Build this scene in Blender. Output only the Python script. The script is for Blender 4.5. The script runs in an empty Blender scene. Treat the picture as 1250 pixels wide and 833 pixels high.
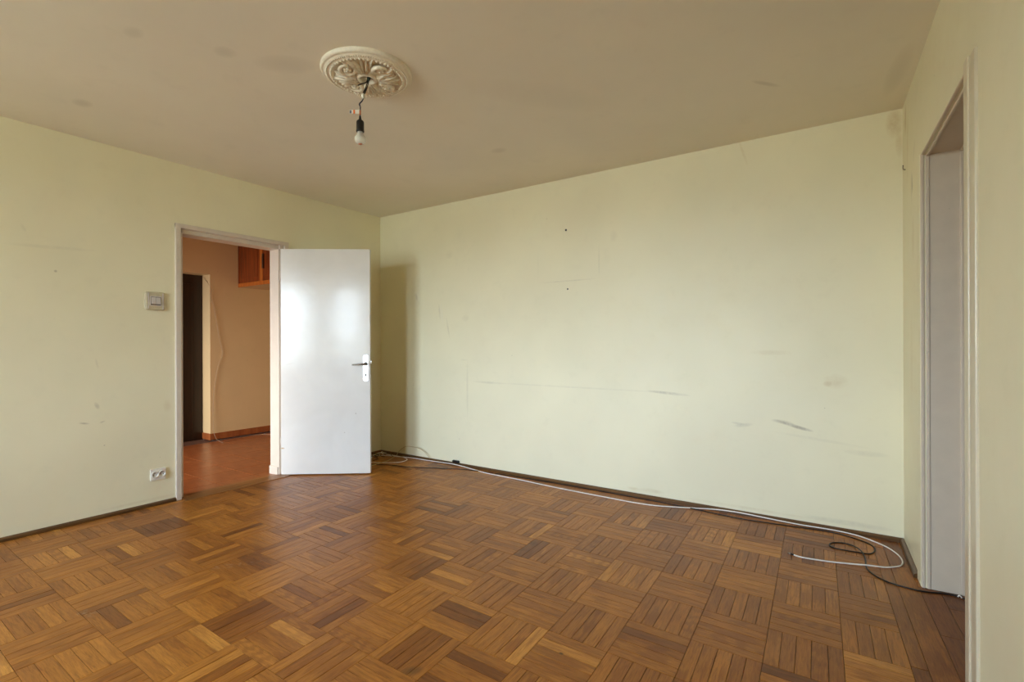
import bpy, math, random
from mathutils import Vector, Matrix, noise

C = bpy.context.scene.collection
SC = bpy.context.scene
rng = random.Random(7)

# ------------------------------------------------------------------ camera
YAW, ROLL, FPX, CAM_H = 0.59008, 0.00332, 609.23, 1.1781
XA, YB = -4.2045, 3.7126          # left wall plane, back wall plane
XC, TC = 0.2786, 0.0354           # right wall passes (XC, YB) and drifts outwards towards the camera
YD = -2.40                        # window wall
H = 2.55
DT = 1.0                          # outer wall thickness, deepened so the unseen reveals narrow the daylight
cy_, sy_ = math.cos(YAW), math.sin(YAW)
FW = Vector((-sy_, cy_, 0)); RT = Vector((cy_, sy_, 0)); UP = Vector((0, 0, 1))
cr, sr = math.cos(ROLL), math.sin(ROLL)
cx = cr*RT - sr*UP
cyv = sr*RT + cr*UP
cam_d = bpy.data.cameras.new('camera')
cam = bpy.data.objects.new('camera', cam_d); C.objects.link(cam)
m = Matrix((cx, cyv, -FW)).transposed().to_4x4(); m.translation = Vector((0, 0, CAM_H))
cam.matrix_world = m
cam_d.sensor_width = 36.0
cam_d.lens = FPX/1250*36.0
cam_d.shift_y = (419.22-416.5)/1250
cam_d.clip_start = 0.02
SC.camera = cam

# ------------------------------------------------------------------ world, light, exposure
SC.view_settings.view_transform = 'Standard'
SC.view_settings.look = 'None'
SC.view_settings.gamma = 1.0
SC.view_settings.exposure = 2.88
SC.view_settings.use_curve_mapping = False
SC.cycles.max_bounces = 14
SC.cycles.diffuse_bounces = 10
SC.cycles.glossy_bounces = 6
SC.cycles.transparent_max_bounces = 8
SC.cycles.caustics_reflective = False
SC.cycles.sample_clamp_indirect = 6.0
SC.cycles.use_denoising = True

W = bpy.data.worlds.new('world'); SC.world = W; W.use_nodes = True
wt = W.node_tree; wt.nodes.clear()
wo = wt.nodes.new('ShaderNodeOutputWorld'); wb = wt.nodes.new('ShaderNodeBackground')
tc = wt.nodes.new('ShaderNodeTexCoord'); sx = wt.nodes.new('ShaderNodeSeparateXYZ')
rp = wt.nodes.new('ShaderNodeValToRGB')
wt.links.new(tc.outputs['Generated'], sx.inputs[0])
mr = wt.nodes.new('ShaderNodeMapRange'); mr.inputs[1].default_value = -1; mr.inputs[2].default_value = 1
wt.links.new(sx.outputs['Z'], mr.inputs[0]); wt.links.new(mr.outputs[0], rp.inputs[0])
e = rp.color_ramp.elements
e[0].position = 0.0; e[0].color = (.27, .29, .25, 1)           # ground, far below the flat
e[1].position = 0.49; e[1].color = (.36, .40, .38, 1)
k = e.new(0.515); k.color = (.84, 1.0, 1.14, 1)                  # hazy horizon
k = e.new(1.0); k.color = (1.4, 1.95, 2.75, 1)                   # overcast zenith
wt.links.new(rp.outputs[0], wb.inputs[0]); wb.inputs[1].default_value = 6.0
wt.links.new(wb.outputs[0], wo.inputs[0])

WINDOWS = [(-3.35, -2.20, 0.80, 2.34), (-1.92, -1.06, 0.80, 2.34)]
for (x0, x1, z0, z1) in WINDOWS:                                  # portals: guide daylight through the real openings
    l = bpy.data.lights.new('daylight_portal', 'AREA'); l.shape = 'RECTANGLE'
    l.size = x1-x0; l.size_y = z1-z0; l.cycles.is_portal = True
    o = bpy.data.objects.new('daylight_portal', l); C.objects.link(o)
    o.location = ((x0+x1)/2, YD-DT+.02, (z0+z1)/2); o.rotation_euler = (math.radians(90), 0, 0)

def lamp(name, loc, size, power, col, rot=(0, 0, 0)):
    l = bpy.data.lights.new(name, 'AREA'); l.shape = 'RECTANGLE'; l.size, l.size_y = size
    l.energy = power; l.color = col
    o = bpy.data.objects.new(name, l); C.objects.link(o); o.location = loc; o.rotation_euler = rot
    return o

# added fill light at the hall's unseen near end, standing in for daylight
hl_ = lamp('hall_fill_light', (-5.45, -.70, .95), (1.3, 1.1), 6.0, (.95, .93, .90), (math.radians(80), 0, 0))
hl_.data.spread = math.radians(75)

# ------------------------------------------------------------------ node helpers
class NT:
    def __init__(s, name):
        s.m = bpy.data.materials.new(name); s.m.use_nodes = True
        s.t = s.m.node_tree; s.b = s.t.nodes['Principled BSDF']; s._obj = None
    def n(s, t, **kw):
        x = s.t.nodes.new(t)
        for k_, v in kw.items(): setattr(x, k_, v)
        return x
    def put(s, x, sock):
        if isinstance(x, (int, float)): sock.default_value = x
        elif isinstance(x, (tuple, list)): sock.default_value = tuple(x) if len(sock.default_value) == len(x) else tuple(x)+(1,)
        else: s.t.links.new(x, sock)
    def math(s, op, a, b=0.0, c=None, clamp=False):
        x = s.n('ShaderNodeMath', operation=op, use_clamp=clamp)
        s.put(a, x.inputs[0]); s.put(b, x.inputs[1])
        if c is not None: s.put(c, x.inputs[2])
        return x.outputs[0]
    def obj(s):
        if s._obj is None: s._obj = s.n('ShaderNodeTexCoord').outputs['Object']
        return s._obj
    def xyz(s, v=None):
        x = s.n('ShaderNodeSeparateXYZ'); s.put(v or s.obj(), x.inputs[0]); return x.outputs
    def comb(s, a, b, c):
        x = s.n('ShaderNodeCombineXYZ'); s.put(a, x.inputs[0]); s.put(b, x.inputs[1]); s.put(c, x.inputs[2]); return x.outputs[0]
    def noise(s, scale, vec=None, detail=3, rough=.5, dist=0.0):
        x = s.n('ShaderNodeTexNoise'); s.put(vec or s.obj(), x.inputs['Vector'])
        x.inputs['Scale'].default_value = scale; x.inputs['Detail'].default_value = detail
        x.inputs['Roughness'].default_value = rough; x.inputs['Distortion'].default_value = dist
        return x.outputs['Fac']
    def mix(s, f, a, b, mode='MIX'):
        x = s.n('ShaderNodeMix', data_type='RGBA', blend_type=mode)
        s.put(f, x.inputs[0]); s.put(a, x.inputs[6]); s.put(b, x.inputs[7]); return x.outputs[2]
    def ramp(s, f, stops):
        x = s.n('ShaderNodeValToRGB'); s.put(f, x.inputs[0]); el = x.color_ramp.elements
        while len(el) < len(stops): el.new(.5)
        for i, (p, c) in enumerate(stops):
            el[i].position = p; el[i].color = (c[0], c[1], c[2], 1) if not isinstance(c, (int, float)) else (c, c, c, 1)
        return x.outputs[0]
    def mr(s, v, a, b, c=0.0, d=1.0):
        x = s.n('ShaderNodeMapRange'); s.put(v, x.inputs[0])
        for i, q in enumerate((a, b, c, d)): x.inputs[i+1].default_value = q
        return x.outputs[0]
    def bump(s, h, strength=.2, dist=.002):
        x = s.n('ShaderNodeBump'); s.put(h, x.inputs['Height']); x.inputs['Strength'].default_value = strength
        x.inputs['Distance'].default_value = dist; s.t.links.new(x.outputs[0], s.b.inputs['Normal'])
    def set(s, **kw):
        for k_, v in kw.items(): s.put(v, s.b.inputs[k_.replace('_', ' ')])
        return s
    def blob(s, a, b, a0, b0, ra, rb, ang=0.0):
        """soft ellipse mask in the wall's own plane: a stain with a shape of its own"""
        ca, sa = math.cos(ang), math.sin(ang)
        da = s.math('SUBTRACT', a, a0); db = s.math('SUBTRACT', b, b0)
        u = s.math('ADD', s.math('MULTIPLY', da, ca/ra), s.math('MULTIPLY', db, sa/ra))
        v = s.math('ADD', s.math('MULTIPLY', da, -sa/rb), s.math('MULTIPLY', db, ca/rb))
        r = s.math('ADD', s.math('MULTIPLY', u, u), s.math('MULTIPLY', v, v))
        return s.math('SUBTRACT', 1.0, r, clamp=True)

def simple(name, col, rough=.5, metal=0.0, var=.06, scale=30, bump=0.0, **kw):
    t = NT(name)
    n = t.noise(scale)
    lo = tuple(c*(1-var) for c in col); hi = tuple(min(1, c*(1+var)) for c in col)
    t.set(Base_Color=t.ramp(n, [(.3, lo), (.7, hi)]), Roughness=rough, Metallic=metal, **kw)
    if bump: t.bump(n, bump)
    return t.m

def s2l(r, g, b):
    f = lambda c: (c/255/12.92) if c/255 <= .04045 else ((c/255+.055)/1.055)**2.4
    return (f(r), f(g), f(b))

# ------------------------------------------------------------------ materials
WALL = s2l(236, 231, 202)
def wall_mat(name, axis, stains=(), extra=None, col=WALL, rough=.42):
    t = NT(name)
    X = t.xyz(); a = X[0] if axis == 'x' else X[1]; b = X[2]
    big = t.noise(1.3, detail=3); fine = t.noise(9, detail=5, rough=.65)
    c = t.mix(t.mr(big, .35, .65), tuple(q*.955 for q in col), tuple(min(1, q*1.02) for q in col))
    c = t.mix(t.math('MULTIPLY', t.mr(fine, .56, .74), .10), c, tuple(q*.72 for q in col))
    br = t.noise(22, detail=4, rough=.7)
    for (a0, b0, ra, rb, ang, st, sc_) in stains:
        mk = t.blob(a, b, a0, b0, ra, rb, ang)
        mk = t.math('MULTIPLY', mk, t.mr(br, .3, .62, .35, 1.0))
        c = t.mix(t.math('MULTIPLY', mk, st, clamp=True), c, sc_)
    # tiny scattered specks
    v = t.n('ShaderNodeTexVoronoi'); t.put(t.obj(), v.inputs['Vector']); v.inputs['Scale'].default_value = 5.0
    sp = t.math('LESS_THAN', v.outputs['Distance'], .022)
    c = t.mix(t.math('MULTIPLY', sp, .30), c, (.16, .13, .07))
    t.set(Base_Color=c, Roughness=t.mr(fine, .3, .7, rough+.03, rough+.14))
    t.bump(t.math('ADD', t.noise(160, detail=3), t.math('MULTIPLY', t.noise(28, detail=2), 1.5)), .22, .0012)
    return t.m

DK = (.25, .21, .14); TAN = (.52, .39, .18); GR = (.40, .37, .28); LT = (.80, .78, .66)
M_back = wall_mat('paint_back_wall', 'x', [
    (-.29, .637, .125, .013, -.25, .45, DK), (-.24, .622, .07, .012, -.18, .5, DK), (-.35, .655, .07, .016, -.1, .35, DK),
    (-.585, .613, .07, .016, .2, .30, GR), (-.62, .622, .05, .010, -.1, .28, GR),
    (-.056, .932, .07, .05, 0, .30, TAN), (-.10, .915, .03, .02, 0, .25, TAN), (-.42, 1.11, .13, .02, 0, .18, TAN),
    (-1.95, .812, 1.05, .009, -.004, .17, GR), (-1.10, .805, .17, .013, -.06, .35, DK), (-2.75, .815, .2, .014, -.02, .22, GR),
    (-3.0, .74, .014, .30, 0, .22, GR), (-3.04, 1.02, .05, .008, 0, .2, GR),
    (-3.655, 1.66, .045, .075, .2, .55, LT), (-3.665, 1.655, .018, .045, .3, .45, GR), (-3.67, 1.57, .02, .05, 0, .4, LT),
    (-3.32, 1.47, .022, .13, .12, .30, LT), (-3.35, 1.49, .012, .09, .12, .35, GR), (-3.24, 1.33, .012, .12, .2, .3, GR),
    (-3.02, 1.42, .05, .035, 0, .16, GR), (-3.22, 2.05, .06, .05, 0, .14, GR),
    (-1.93, 1.696, .29, .007, 0, .28, GR), (-1.645, 1.84, .006, .15, 0, .25, GR), (-2.211, 1.84, .006, .15, 0, .10, GR),
    (-1.52, 2.02, .035, .05, 0, .16, GR),
    (.24, 2.47, .045, .09, 0, .6, TAN), (.262, 2.36, .02, .10, 0, .4, TAN), (-.58, 2.47, .01, .10, .3, .25, TAN),
    (-1.22, .06, .10, .018, 0, .35, TAN), (-1.36, .055, .07, .014, 0, .3, TAN), (-.55, .05, .45, .012, 0, .22, TAN), (.0, .06, .25, .02, 0, .3, GR),
    (-.15, .56, .3, .012, -.1, .12, GR), (.1, .50, .12, .02, 0, .18, GR)])
M_left = wall_mat('paint_left_wall', 'y', [
    (1.02, 1.80, .25, .014, .05, .16, GR), (1.24, .765, .014, .03, .4, .35, DK), (1.17, .655, .035, .008, -.2, .45, DK),
    (1.27, .652, .02, .006, .3, .4, DK), (1.66, .72, .03, .05, 0, .18, TAN), (1.03, 1.65, .010, .010, 0, .5, DK), (.88, 1.9, .012, .03, .4, .2, GR),
    (1.24, 1.05, .008, .04, .2, .22, GR), (1.5, .05, .3, .012, 0, .22, TAN)])
M_right = wall_mat('paint_right_wall', 'y', [
    (3.60, 2.44, .05, .10, 0, .65, TAN), (3.52, 2.3, .03, .25, .1, .35, TAN), (3.362, 2.01, .012, .06, 0, .85, (.10, .09, .06)),
    (3.385, 2.0, .03, .10, 0, .35, GR), (3.30, 2.16, .02, .07, .5, .3, GR), (3.34, 1.72, .05, .13, 0, .25, TAN), (3.5, .05, .25, .03, 0, .3, GR),
    (3.4, 1.1, .05, .3, 0, .15, TAN)], rough=.38)
M_plain = wall_mat('paint_window_wall', 'x', col=s2l(176, 168, 140))  # unseen wall, coloured darker than the others to cut bounced light

tcl = NT('paint_ceiling')
cb = tcl.noise(1.1, detail=3); cf = tcl.noise(7, detail=4, rough=.6)
CE = s2l(232, 226, 212)
c_ = tcl.mix(tcl.mr(cb, .35, .68), tuple(q*.95 for q in CE), tuple(q*1.02 for q in CE))
c_ = tcl.mix(tcl.math('MULTIPLY', tcl.mr(cf, .58, .75), .12), c_, tuple(q*.7 for q in CE))
X_ = tcl.xyz()
for (a0, b0, ra, rb, an, st) in [(-2.28, 1.42, .16, .09, .6, .2), (-2.42, 1.2, .06, .05, 0, .22), (-2.05, 2.9, .07, .05, 0, .22), (-3.6, 1.0, .07, .05, 0, .28), (-2.6, .9, .06, .04, 0, .2), (-.35, 2.95, .10, .02, .9, .3), (.22, 3.2, .05, .3, .1, .2), (-1.4, 2.4, .5, .15, .9, .07)]:
    c_ = tcl.mix(tcl.math('MULTIPLY', tcl.blob(X_[0], X_[1], a0, b0, ra, rb, an), st), c_, (.36, .31, .24))
tcl.set(Base_Color=c_, Roughness=.6); tcl.bump(tcl.math('ADD', tcl.noise(120, detail=3), tcl.math('MULTIPLY', tcl.noise(9, detail=2), 3.0)), .18, .0015)
M_ceil = tcl.m

def paint_white(name, col, rough=.3, chips=0.0, bump=.15):
    t = NT(name)
    n = t.noise(14, detail=4)
    c = t.mix(t.mr(n, .35, .7), tuple(q*.95 for q in col), col)
    if chips:
        nn = t.noise(26, detail=5, rough=.75)
        zz = t.xyz()
        c = t.mix(t.math('MULTIPLY', t.mr(nn, .70, .715), chips), c, (.10, .085, .06))
    t.set(Base_Color=c, Roughness=rough)
    t.bump(t.noise(60, detail=4, rough=.6), bump, .0015)
    return t.m
M_frame = paint_white('frame_gloss_paint', s2l(214, 203, 190), .28, chips=.35, bump=.3)
M_reveal = paint_white('reveal_paint', s2l(216, 202, 182), .4, chips=.35, bump=.3)

tl = NT('door_leaf_paint')
ln = tl.noise(3.2, detail=3, dist=.6); l2 = tl.noise(40, detail=3)
X_ = tl.xyz()
lc = tl.mix(tl.mr(ln, .3, .7), s2l(218, 216, 212), s2l(226, 224, 220))
for (a0, b0, ra, rb, an, st, cc) in [(.012, .245, .022, .008, 0, .9, (.55, .36, .16)), (.66, .55, .006, .008, 0, .6, DK), (.56, .38, .006, .006, 0, .5, DK), (.08, 1.0, .05, .004, .2, .18, GR)]:
    lc = tl.mix(tl.math('MULTIPLY', tl.blob(X_[0], X_[2], a0, b0, ra, rb, an), st), lc, cc)
tl.set(Base_Color=lc, Roughness=.16, Specular_IOR_Level=.27)
tl.bump(tl.math('ADD', tl.noise(4.2, detail=4, dist=.5), tl.math('MULTIPLY', l2, .05)), .30, .0065)
M_leaf = tl.m

def wood_floor():
    t = NT('oak_parquet')
    uv = t.n('ShaderNodeUVMap', uv_map='uv').outputs[0]
    at = t.n('ShaderNodeAttribute', attribute_name='rnd'); sp = t.xyz(at.outputs['Vector'])
    r1, r2, r3 = sp[0], sp[1], sp[2]
    U = t.xyz(uv)
    off = t.math('MULTIPLY', r2, 57.0)
    vec = t.comb(t.math('MULTIPLY', U[0], 2.2), t.math('MULTIPLY', U[1], 24.0), off)
    g = t.noise(4.0, vec, detail=7, rough=.66, dist=.5)
    fine = t.noise(5, t.comb(t.math('MULTIPLY', U[0], 3.0), t.math('MULTIPLY', U[1], 48.0), off), detail=5, rough=.75)
    wv = t.n('ShaderNodeTexWave', wave_type='RINGS', rings_direction='Y')
    t.put(t.comb(t.math('ADD', t.math('MULTIPLY', U[0], 1.1), t.math('MULTIPLY', r3, 5.0)), t.math('ADD', t.math('MULTIPLY', U[1], 5.0), t.math('MULTIPLY', r2, 3.0)), off), wv.inputs['Vector'])
    wv.inputs['Scale'].default_value = 5.5; wv.inputs['Distortion'].default_value = 4.5
    wv.inputs['Detail'].default_value = 3; wv.inputs['Detail Scale'].default_value = 1.6
    base = t.ramp(r1, [(0.0, s2l(128, 74, 25)), (.18, s2l(154, 94, 33)), (.55, s2l(174, 111, 40)), (.85, s2l(187, 123, 48)), (1.0, s2l(203, 140, 61))])
    dk = t.mix(1.0, base, (.52, .42, .32), 'MULTIPLY')
    c = t.mix(t.math('MULTIPLY', t.mr(g, .42, .66), .8), base, dk)
    c = t.mix(t.math('MULTIPLY', t.math('MULTIPLY', t.mr(wv.outputs['Fac'], .25, .85), t.mr(r3, .35, .8)), .6), c, dk)
    c = t.mix(t.math('MULTIPLY', t.mr(fine, .54, .66), .7), c, t.mix(1.0, base, (.36, .27, .20), 'MULTIPLY'))
    # worn and dirty areas with shapes of their own
    w1 = t.noise(1.5, detail=5, rough=.6); w2 = t.noise(30, detail=4, rough=.7)
    c = t.mix(t.math('MULTIPLY', t.mr(w1, .5, .72), .16), c, s2l(112, 70, 32))
    X = t.xyz()
    sc = t.blob(X[0], X[1], -2.77, .78, .07, .035, .3)
    sc = t.math('MAXIMUM', sc, t.blob(X[0], X[1], -2.70, 1.40, .18, .03, .9))
    c = t.mix(t.math('MULTIPLY', t.math('MULTIPLY', sc, t.mr(w2, .5, .6)), .30), c, (.45, .40, .32))
    c = t.mix(t.math('MULTIPLY', t.blob(X[0], X[1], -1.30, 1.29, .045, .03, .8), .6), c, (.09, .04, .012))
    c = t.mix(t.math('MULTIPLY', t.blob(X[0], X[1], -.902, 1.675, .012, .008, 0), .9), c, (.05, .03, .012))
    t.set(Base_Color=c, Roughness=t.mr(t.math('ADD', t.math('MULTIPLY', w1, .6), t.math('MULTIPLY', fine, .4)), .3, .75, .30, .50), Specular_IOR_Level=.40)
    t.bump(t.math('ADD', t.math('MULTIPLY', fine, -1.0), t.math('MULTIPLY', g, .5)), .18, .0008)
    return t.m
M_oak = wood_floor()

def wood(name, c1, c2, axis=2, rough=.35, sc=1.0, metal=0):
    t = NT(name); X = t.xyz()
    f = [60, 60, 60]; f[axis] = 4
    v = t.comb(t.math('MULTIPLY', X[0], f[0]*sc), t.math('MULTIPLY', X[1], f[1]*sc), t.math('MULTIPLY', X[2], f[2]*sc))
    g = t.noise(.5, v, detail=6, rough=.6, dist=.5)
    t.set(Base_Color=t.ramp(g, [(.32, c1), (.68, c2)]), Roughness=rough); t.bump(g, .12, .001)
    return t.m
M_skirt_x = wood('skirting_oak_back', s2l(66, 42, 20), s2l(112, 76, 38), 0)
M_skirt_y = wood('skirting_oak_side', s2l(66, 42, 20), s2l(112, 76, 38), 1)
M_thresh = wood('threshold_oak', s2l(110, 68, 30), s2l(158, 104, 50), 1)
M_panel = wood('cabinet_panel_wood', s2l(84, 34, 10), s2l(140, 62, 20), 2, .3)
M_stile = wood('cabinet_frame_wood', s2l(150, 78, 26), s2l(190, 106, 42), 2, .3)
M_under = simple('cabinet_underside_board', s2l(190, 160, 118), .5)
M_dark = simple('floor_joint_filler', s2l(46, 28, 13), .8)
M_black = simple('black_plastic', (.006, .006, .006), .38)
M_rubber = simple('black_cable_sheath', (.0045, .004, .004), .4)
M_white = simple('white_cable_sheath', s2l(240, 236, 230), .35)
M_beige = simple('beige_cable_sheath', s2l(196, 178, 132), .45)
M_brownw = simple('brown_cable_sheath', s2l(70, 52, 30), .5)
M_metal = simple('brushed_metal', (.55, .55, .56), .25, 1.0)
M_plate = simple('polished_aluminium_plate', (.86, .87, .88), .32, .55)
M_darkmetal = simple('dark_handle_metal', (.16, .13, .10), .3, .9)
M_socket = simple('socket_plastic', s2l(226, 222, 212), .3)
M_swframe = simple('switch_frame_plastic', s2l(196, 186, 158), .25)
M_swin = simple('switch_rocker_plastic', s2l(206, 200, 196), .25)
M_hole = simple('dark_recess', (.02, .018, .015), .8)
M_plaster = simple('rosette_plaster', s2l(232, 225, 208), .5, bump=.1, scale=60)
M_orange = simple('orange_tape', s2l(226, 110, 30), .5)
M_greytape = simple('grey_print', s2l(88, 88, 96), .5)
M_copper = simple('copper_tape', s2l(190, 110, 70), .4)
M_term = simple('terminal_block', s2l(214, 210, 196), .4)
M_green = simple('dark_green_wire', s2l(30, 48, 40), .45)
M_bluew = simple('dark_blue_wire', s2l(34, 34, 66), .45)
M_adj = simple('adjoining_room_paint', s2l(196, 186, 160), .6)
M_winpaint = simple('window_frame_paint', s2l(232, 230, 224), .3)

tb = NT('frosted_bulb_glass')
tb.set(Base_Color=(.86, .86, .80), Roughness=.16, Transmission_Weight=.55, IOR=1.3, Subsurface_Weight=0.0)
M_bulb = tb.m
M_oldcream = paint_white('casing_cream_paint', s2l(214, 204, 180), .3, chips=.8, bump=.35)
tg = NT('window_glass')
tr = tg.n('ShaderNodeBsdfTransparent'); gl = tg.n('ShaderNodeBsdfGlossy'); gl.inputs['Roughness'].default_value = 0.0
mx = tg.n('ShaderNodeMixShader'); mx.inputs[0].default_value = .07
tg.t.links.new(tr.outputs[0], mx.inputs[1]); tg.t.links.new(gl.outputs[0], mx.inputs[2])
tg.t.links.new(mx.outputs[0], tg.t.nodes['Material Output'].inputs[0])
M_glass = tg.m

HALLC = s2l(222, 197, 150)
M_hall = wall_mat('hall_peach_paint', 'y', [(3.2, 1.75, .02, .4, 0, .15, (.75, .55, .36))], col=HALLC, rough=.5)
tt = NT('terracotta_tile')
at = tt.n('ShaderNodeAttribute', attribute_name='rnd')
X_ = tt.xyz()
n1 = tt.noise(1.0, tt.comb(tt.math('MULTIPLY', X_[0], 6.0), tt.math('MULTIPLY', X_[1], 14.0), X_[2]), detail=5, rough=.6)
c_ = tt.ramp(n1, [(.3, s2l(138, 74, 38)), (.55, s2l(160, 92, 50)), (.75, s2l(178, 108, 62))])
c_ = tt.mix(tt.mr(tt.xyz(at.outputs['Vector'])[0], 0, 1, 0, .3), c_, s2l(150, 78, 42))
tt.set(Base_Color=c_, Roughness=.30, Specular_IOR_Level=.5); tt.bump(n1, .1, .001)
M_tile = tt.m
M_grout = simple('dark_grout', s2l(96, 62, 42), .8)
M_hdoor = wood('dark_entrance_door_wood', s2l(26, 14, 8), s2l(44, 24, 14), 2, .35)

# ------------------------------------------------------------------ mesh helpers
class MB:
    def __init__(s): s.v = []; s.f = []; s.sm = []
    def add(s, verts, faces, smooth=False):
        k_ = len(s.v); s.v += [tuple(q) for q in verts]; s.f += [tuple(i+k_ for i in f) for f in faces]; s.sm += [smooth]*len(faces); return s
    def box(s, a, b, T=None):
        x0, y0, z0 = a; x1, y1, z1 = b
        V = [(x, y, z) for x in (x0, x1) for y in (y0, y1) for z in (z0, z1)]
        if T: V = [T(*q) for q in V]
        return s.add(V, [(0, 1, 3, 2), (4, 6, 7, 5), (0, 4, 5, 1), (2, 3, 7, 6), (0, 2, 6, 4), (1, 5, 7, 3)])
    def prism(s, poly, z0, z1, T=None, inset=0.0):
        n = len(poly)
        def ins(p):
            cx0 = sum(q[0] for q in p)/n; cy0 = sum(q[1] for q in p)/n
            out = []
            for (x, y) in p:
                d = math.hypot(x-cx0, y-cy0) or 1; out.append((x-(x-cx0)/d*inset, y-(y-cy0)/d*inset))
            return out
        rings = [[(x, y, z0) for x, y in poly], [(x, y, z1-(inset*.7 if inset else 0)) for x, y in poly]]
        if inset: rings.append([(x, y, z1) for x, y in ins(poly)])
        V = [q for r_ in rings for q in r_]
        if T: V = [T(*q) for q in V]
        F = [tuple(range(n))[::-1], tuple(range((len(rings)-1)*n, len(rings)*n))]
        for k_ in range(len(rings)-1):
            for i in range(n):
                j = (i+1) % n; F.append((k_*n+i, k_*n+j, (k_+1)*n+j, (k_+1)*n+i))
        return s.add(V, F)
    def lathe(s, prof, seg=32, T=None, close=True):
        V = []; F = []
        for (r_, z) in prof:
            for i in range(seg):
                a = 2*math.pi*i/seg; V.append((r_*math.cos(a), r_*math.sin(a), z))
        for k_ in range(len(prof)-1):
            for i in range(seg):
                j = (i+1) % seg; F.append((k_*seg+i, k_*seg+j, (k_+1)*seg+j, (k_+1)*seg+i))
        if T: V = [T(*q) for q in V]
        return s.add(V, F, True)
    def tube(s, pts, r, seg=8, sub=5, caps=True, twist=None, closed=False):
        P = [Vector(p) for p in pts]
        if sub > 1 and len(P) > 2:
            Q = []
            for i in range(len(P)-1):
                p0 = P[max(i-1, 0)]; p1 = P[i]; p2 = P[i+1]; p3 = P[min(i+2, len(P)-1)]
                for k_ in range(sub):
                    t = k_/sub
                    Q.append(.5*((2*p1)+(-p0+p2)*t+(2*p0-5*p1+4*p2-p3)*t*t+(-p0+3*p1-3*p2+p3)*t**3))
            Q.append(P[-1]); P = Q
        V = []; F = []; nrm = None
        for i, p in enumerate(P):
            d = (P[min(i+1, len(P)-1)]-P[max(i-1, 0)])
            if d.length < 1e-9: d = Vector((0, 0, 1))
            d.normalize()
            if nrm is None:
                nrm = d.orthogonal().normalized()
            nrm = (nrm-d*nrm.dot(d)); nrm = nrm.normalized() if nrm.length > 1e-6 else d.orthogonal().normalized()
            b = d.cross(nrm)
            rr = r(i/(len(P)-1)) if callable(r) else r
            for k_ in range(seg):
                a = 2*math.pi*k_/seg; V.append(p+nrm*(rr*math.cos(a))+b*(rr*math.sin(a)))
        for i in range(len(P)-1):
            for k_ in range(seg):
                j = (k_+1) % seg; F.append((i*seg+k_, i*seg+j, (i+1)*seg+j, (i+1)*seg+k_))
        if caps: F += [tuple(range(seg))[::-1], tuple(range((len(P)-1)*seg, len(P)*seg))]
        return s.add(V, F, True)
    def sphere(s, c, r, seg=16, rings=10, sc=(1, 1, 1), T=None):
        V = []; F = []
        for i in range(rings+1):
            th = math.pi*i/rings
            for k_ in range(seg):
                a = 2*math.pi*k_/seg
                V.append((c[0]+r*sc[0]*math.sin(th)*math.cos(a), c[1]+r*sc[1]*math.sin(th)*math.sin(a), c[2]+r*sc[2]*math.cos(th)))
        for i in range(rings):
            for k_ in range(seg):
                j = (k_+1) % seg; F.append((i*seg+k_, (i+1)*seg+k_, (i+1)*seg+j, i*seg+j))
        if T: V = [T(*q) for q in V]
        return s.add(V, F, True)
    def build(s, name, mat, parent=None, origin=None, bevel=0, kind=None, segs=2):
        me = bpy.data.meshes.new(name)
        V = s.v
        if origin is not None: V = [(x-origin[0], y-origin[1], z-origin[2]) for x, y, z in V]
        me.from_pydata(V, [], s.f); me.update()
        for p, q in zip(me.polygons, s.sm): p.use_smooth = q
        me.materials.append(mat)
        o = bpy.data.objects.new(name, me); C.objects.link(o)
        if origin is not None: o.location = origin
        if parent:
            o.parent = parent
        if bevel:
            b = o.modifiers.new('bevel', 'BEVEL'); b.width = bevel; b.segments = segs; b.limit_method = 'ANGLE'; b.angle_limit = math.radians(40)
        if kind: o['kind'] = kind
        return o

def tag(o, label=None, cat=None, group=None, kind=None):
    if label: o['label'] = label
    if cat: o['category'] = cat
    if group: o['group'] = group
    if kind: o['kind'] = kind
    return o
def empty(name, loc=(0, 0, 0), rot=(0, 0, 0)):
    o = bpy.data.objects.new(name, None); C.objects.link(o); o.location = loc; o.rotation_euler = rot
    o.empty_display_size = .05
    return o

# right wall frame: u runs along the wall from the back corner towards the camera, w outwards (+x side)
cd = math.hypot(1, TC); du = (TC/cd, -1/cd); dw = (1/cd, TC/cd)
def RW(u, w, z): return (XC+u*du[0]+w*dw[0], YB+u*du[1]+w*dw[1], z)

# ------------------------------------------------------------------ setting: walls, ceiling
TH = .155
DY0, DY1, DZ = 1.735, 2.592, 2.066       # masonry opening for the hall door
b = MB()
b.box((XA-TH, YD-DT, 0), (XA, DY0, H)).box((XA-TH, DY1, 0), (XA, YB+.2, H)).box((XA-TH, DY0, DZ), (XA, DY1, H))
tag(b.build('wall_left', M_left), 'pale yellow painted left wall with the hall doorway', 'wall', kind='structure')
b = MB().box((XA-TH, YB, 0), (XC+.9, YB+.2, H))
tag(b.build('wall_back', M_back), 'pale yellow painted back wall with grey scuffs', 'wall', kind='structure')
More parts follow.
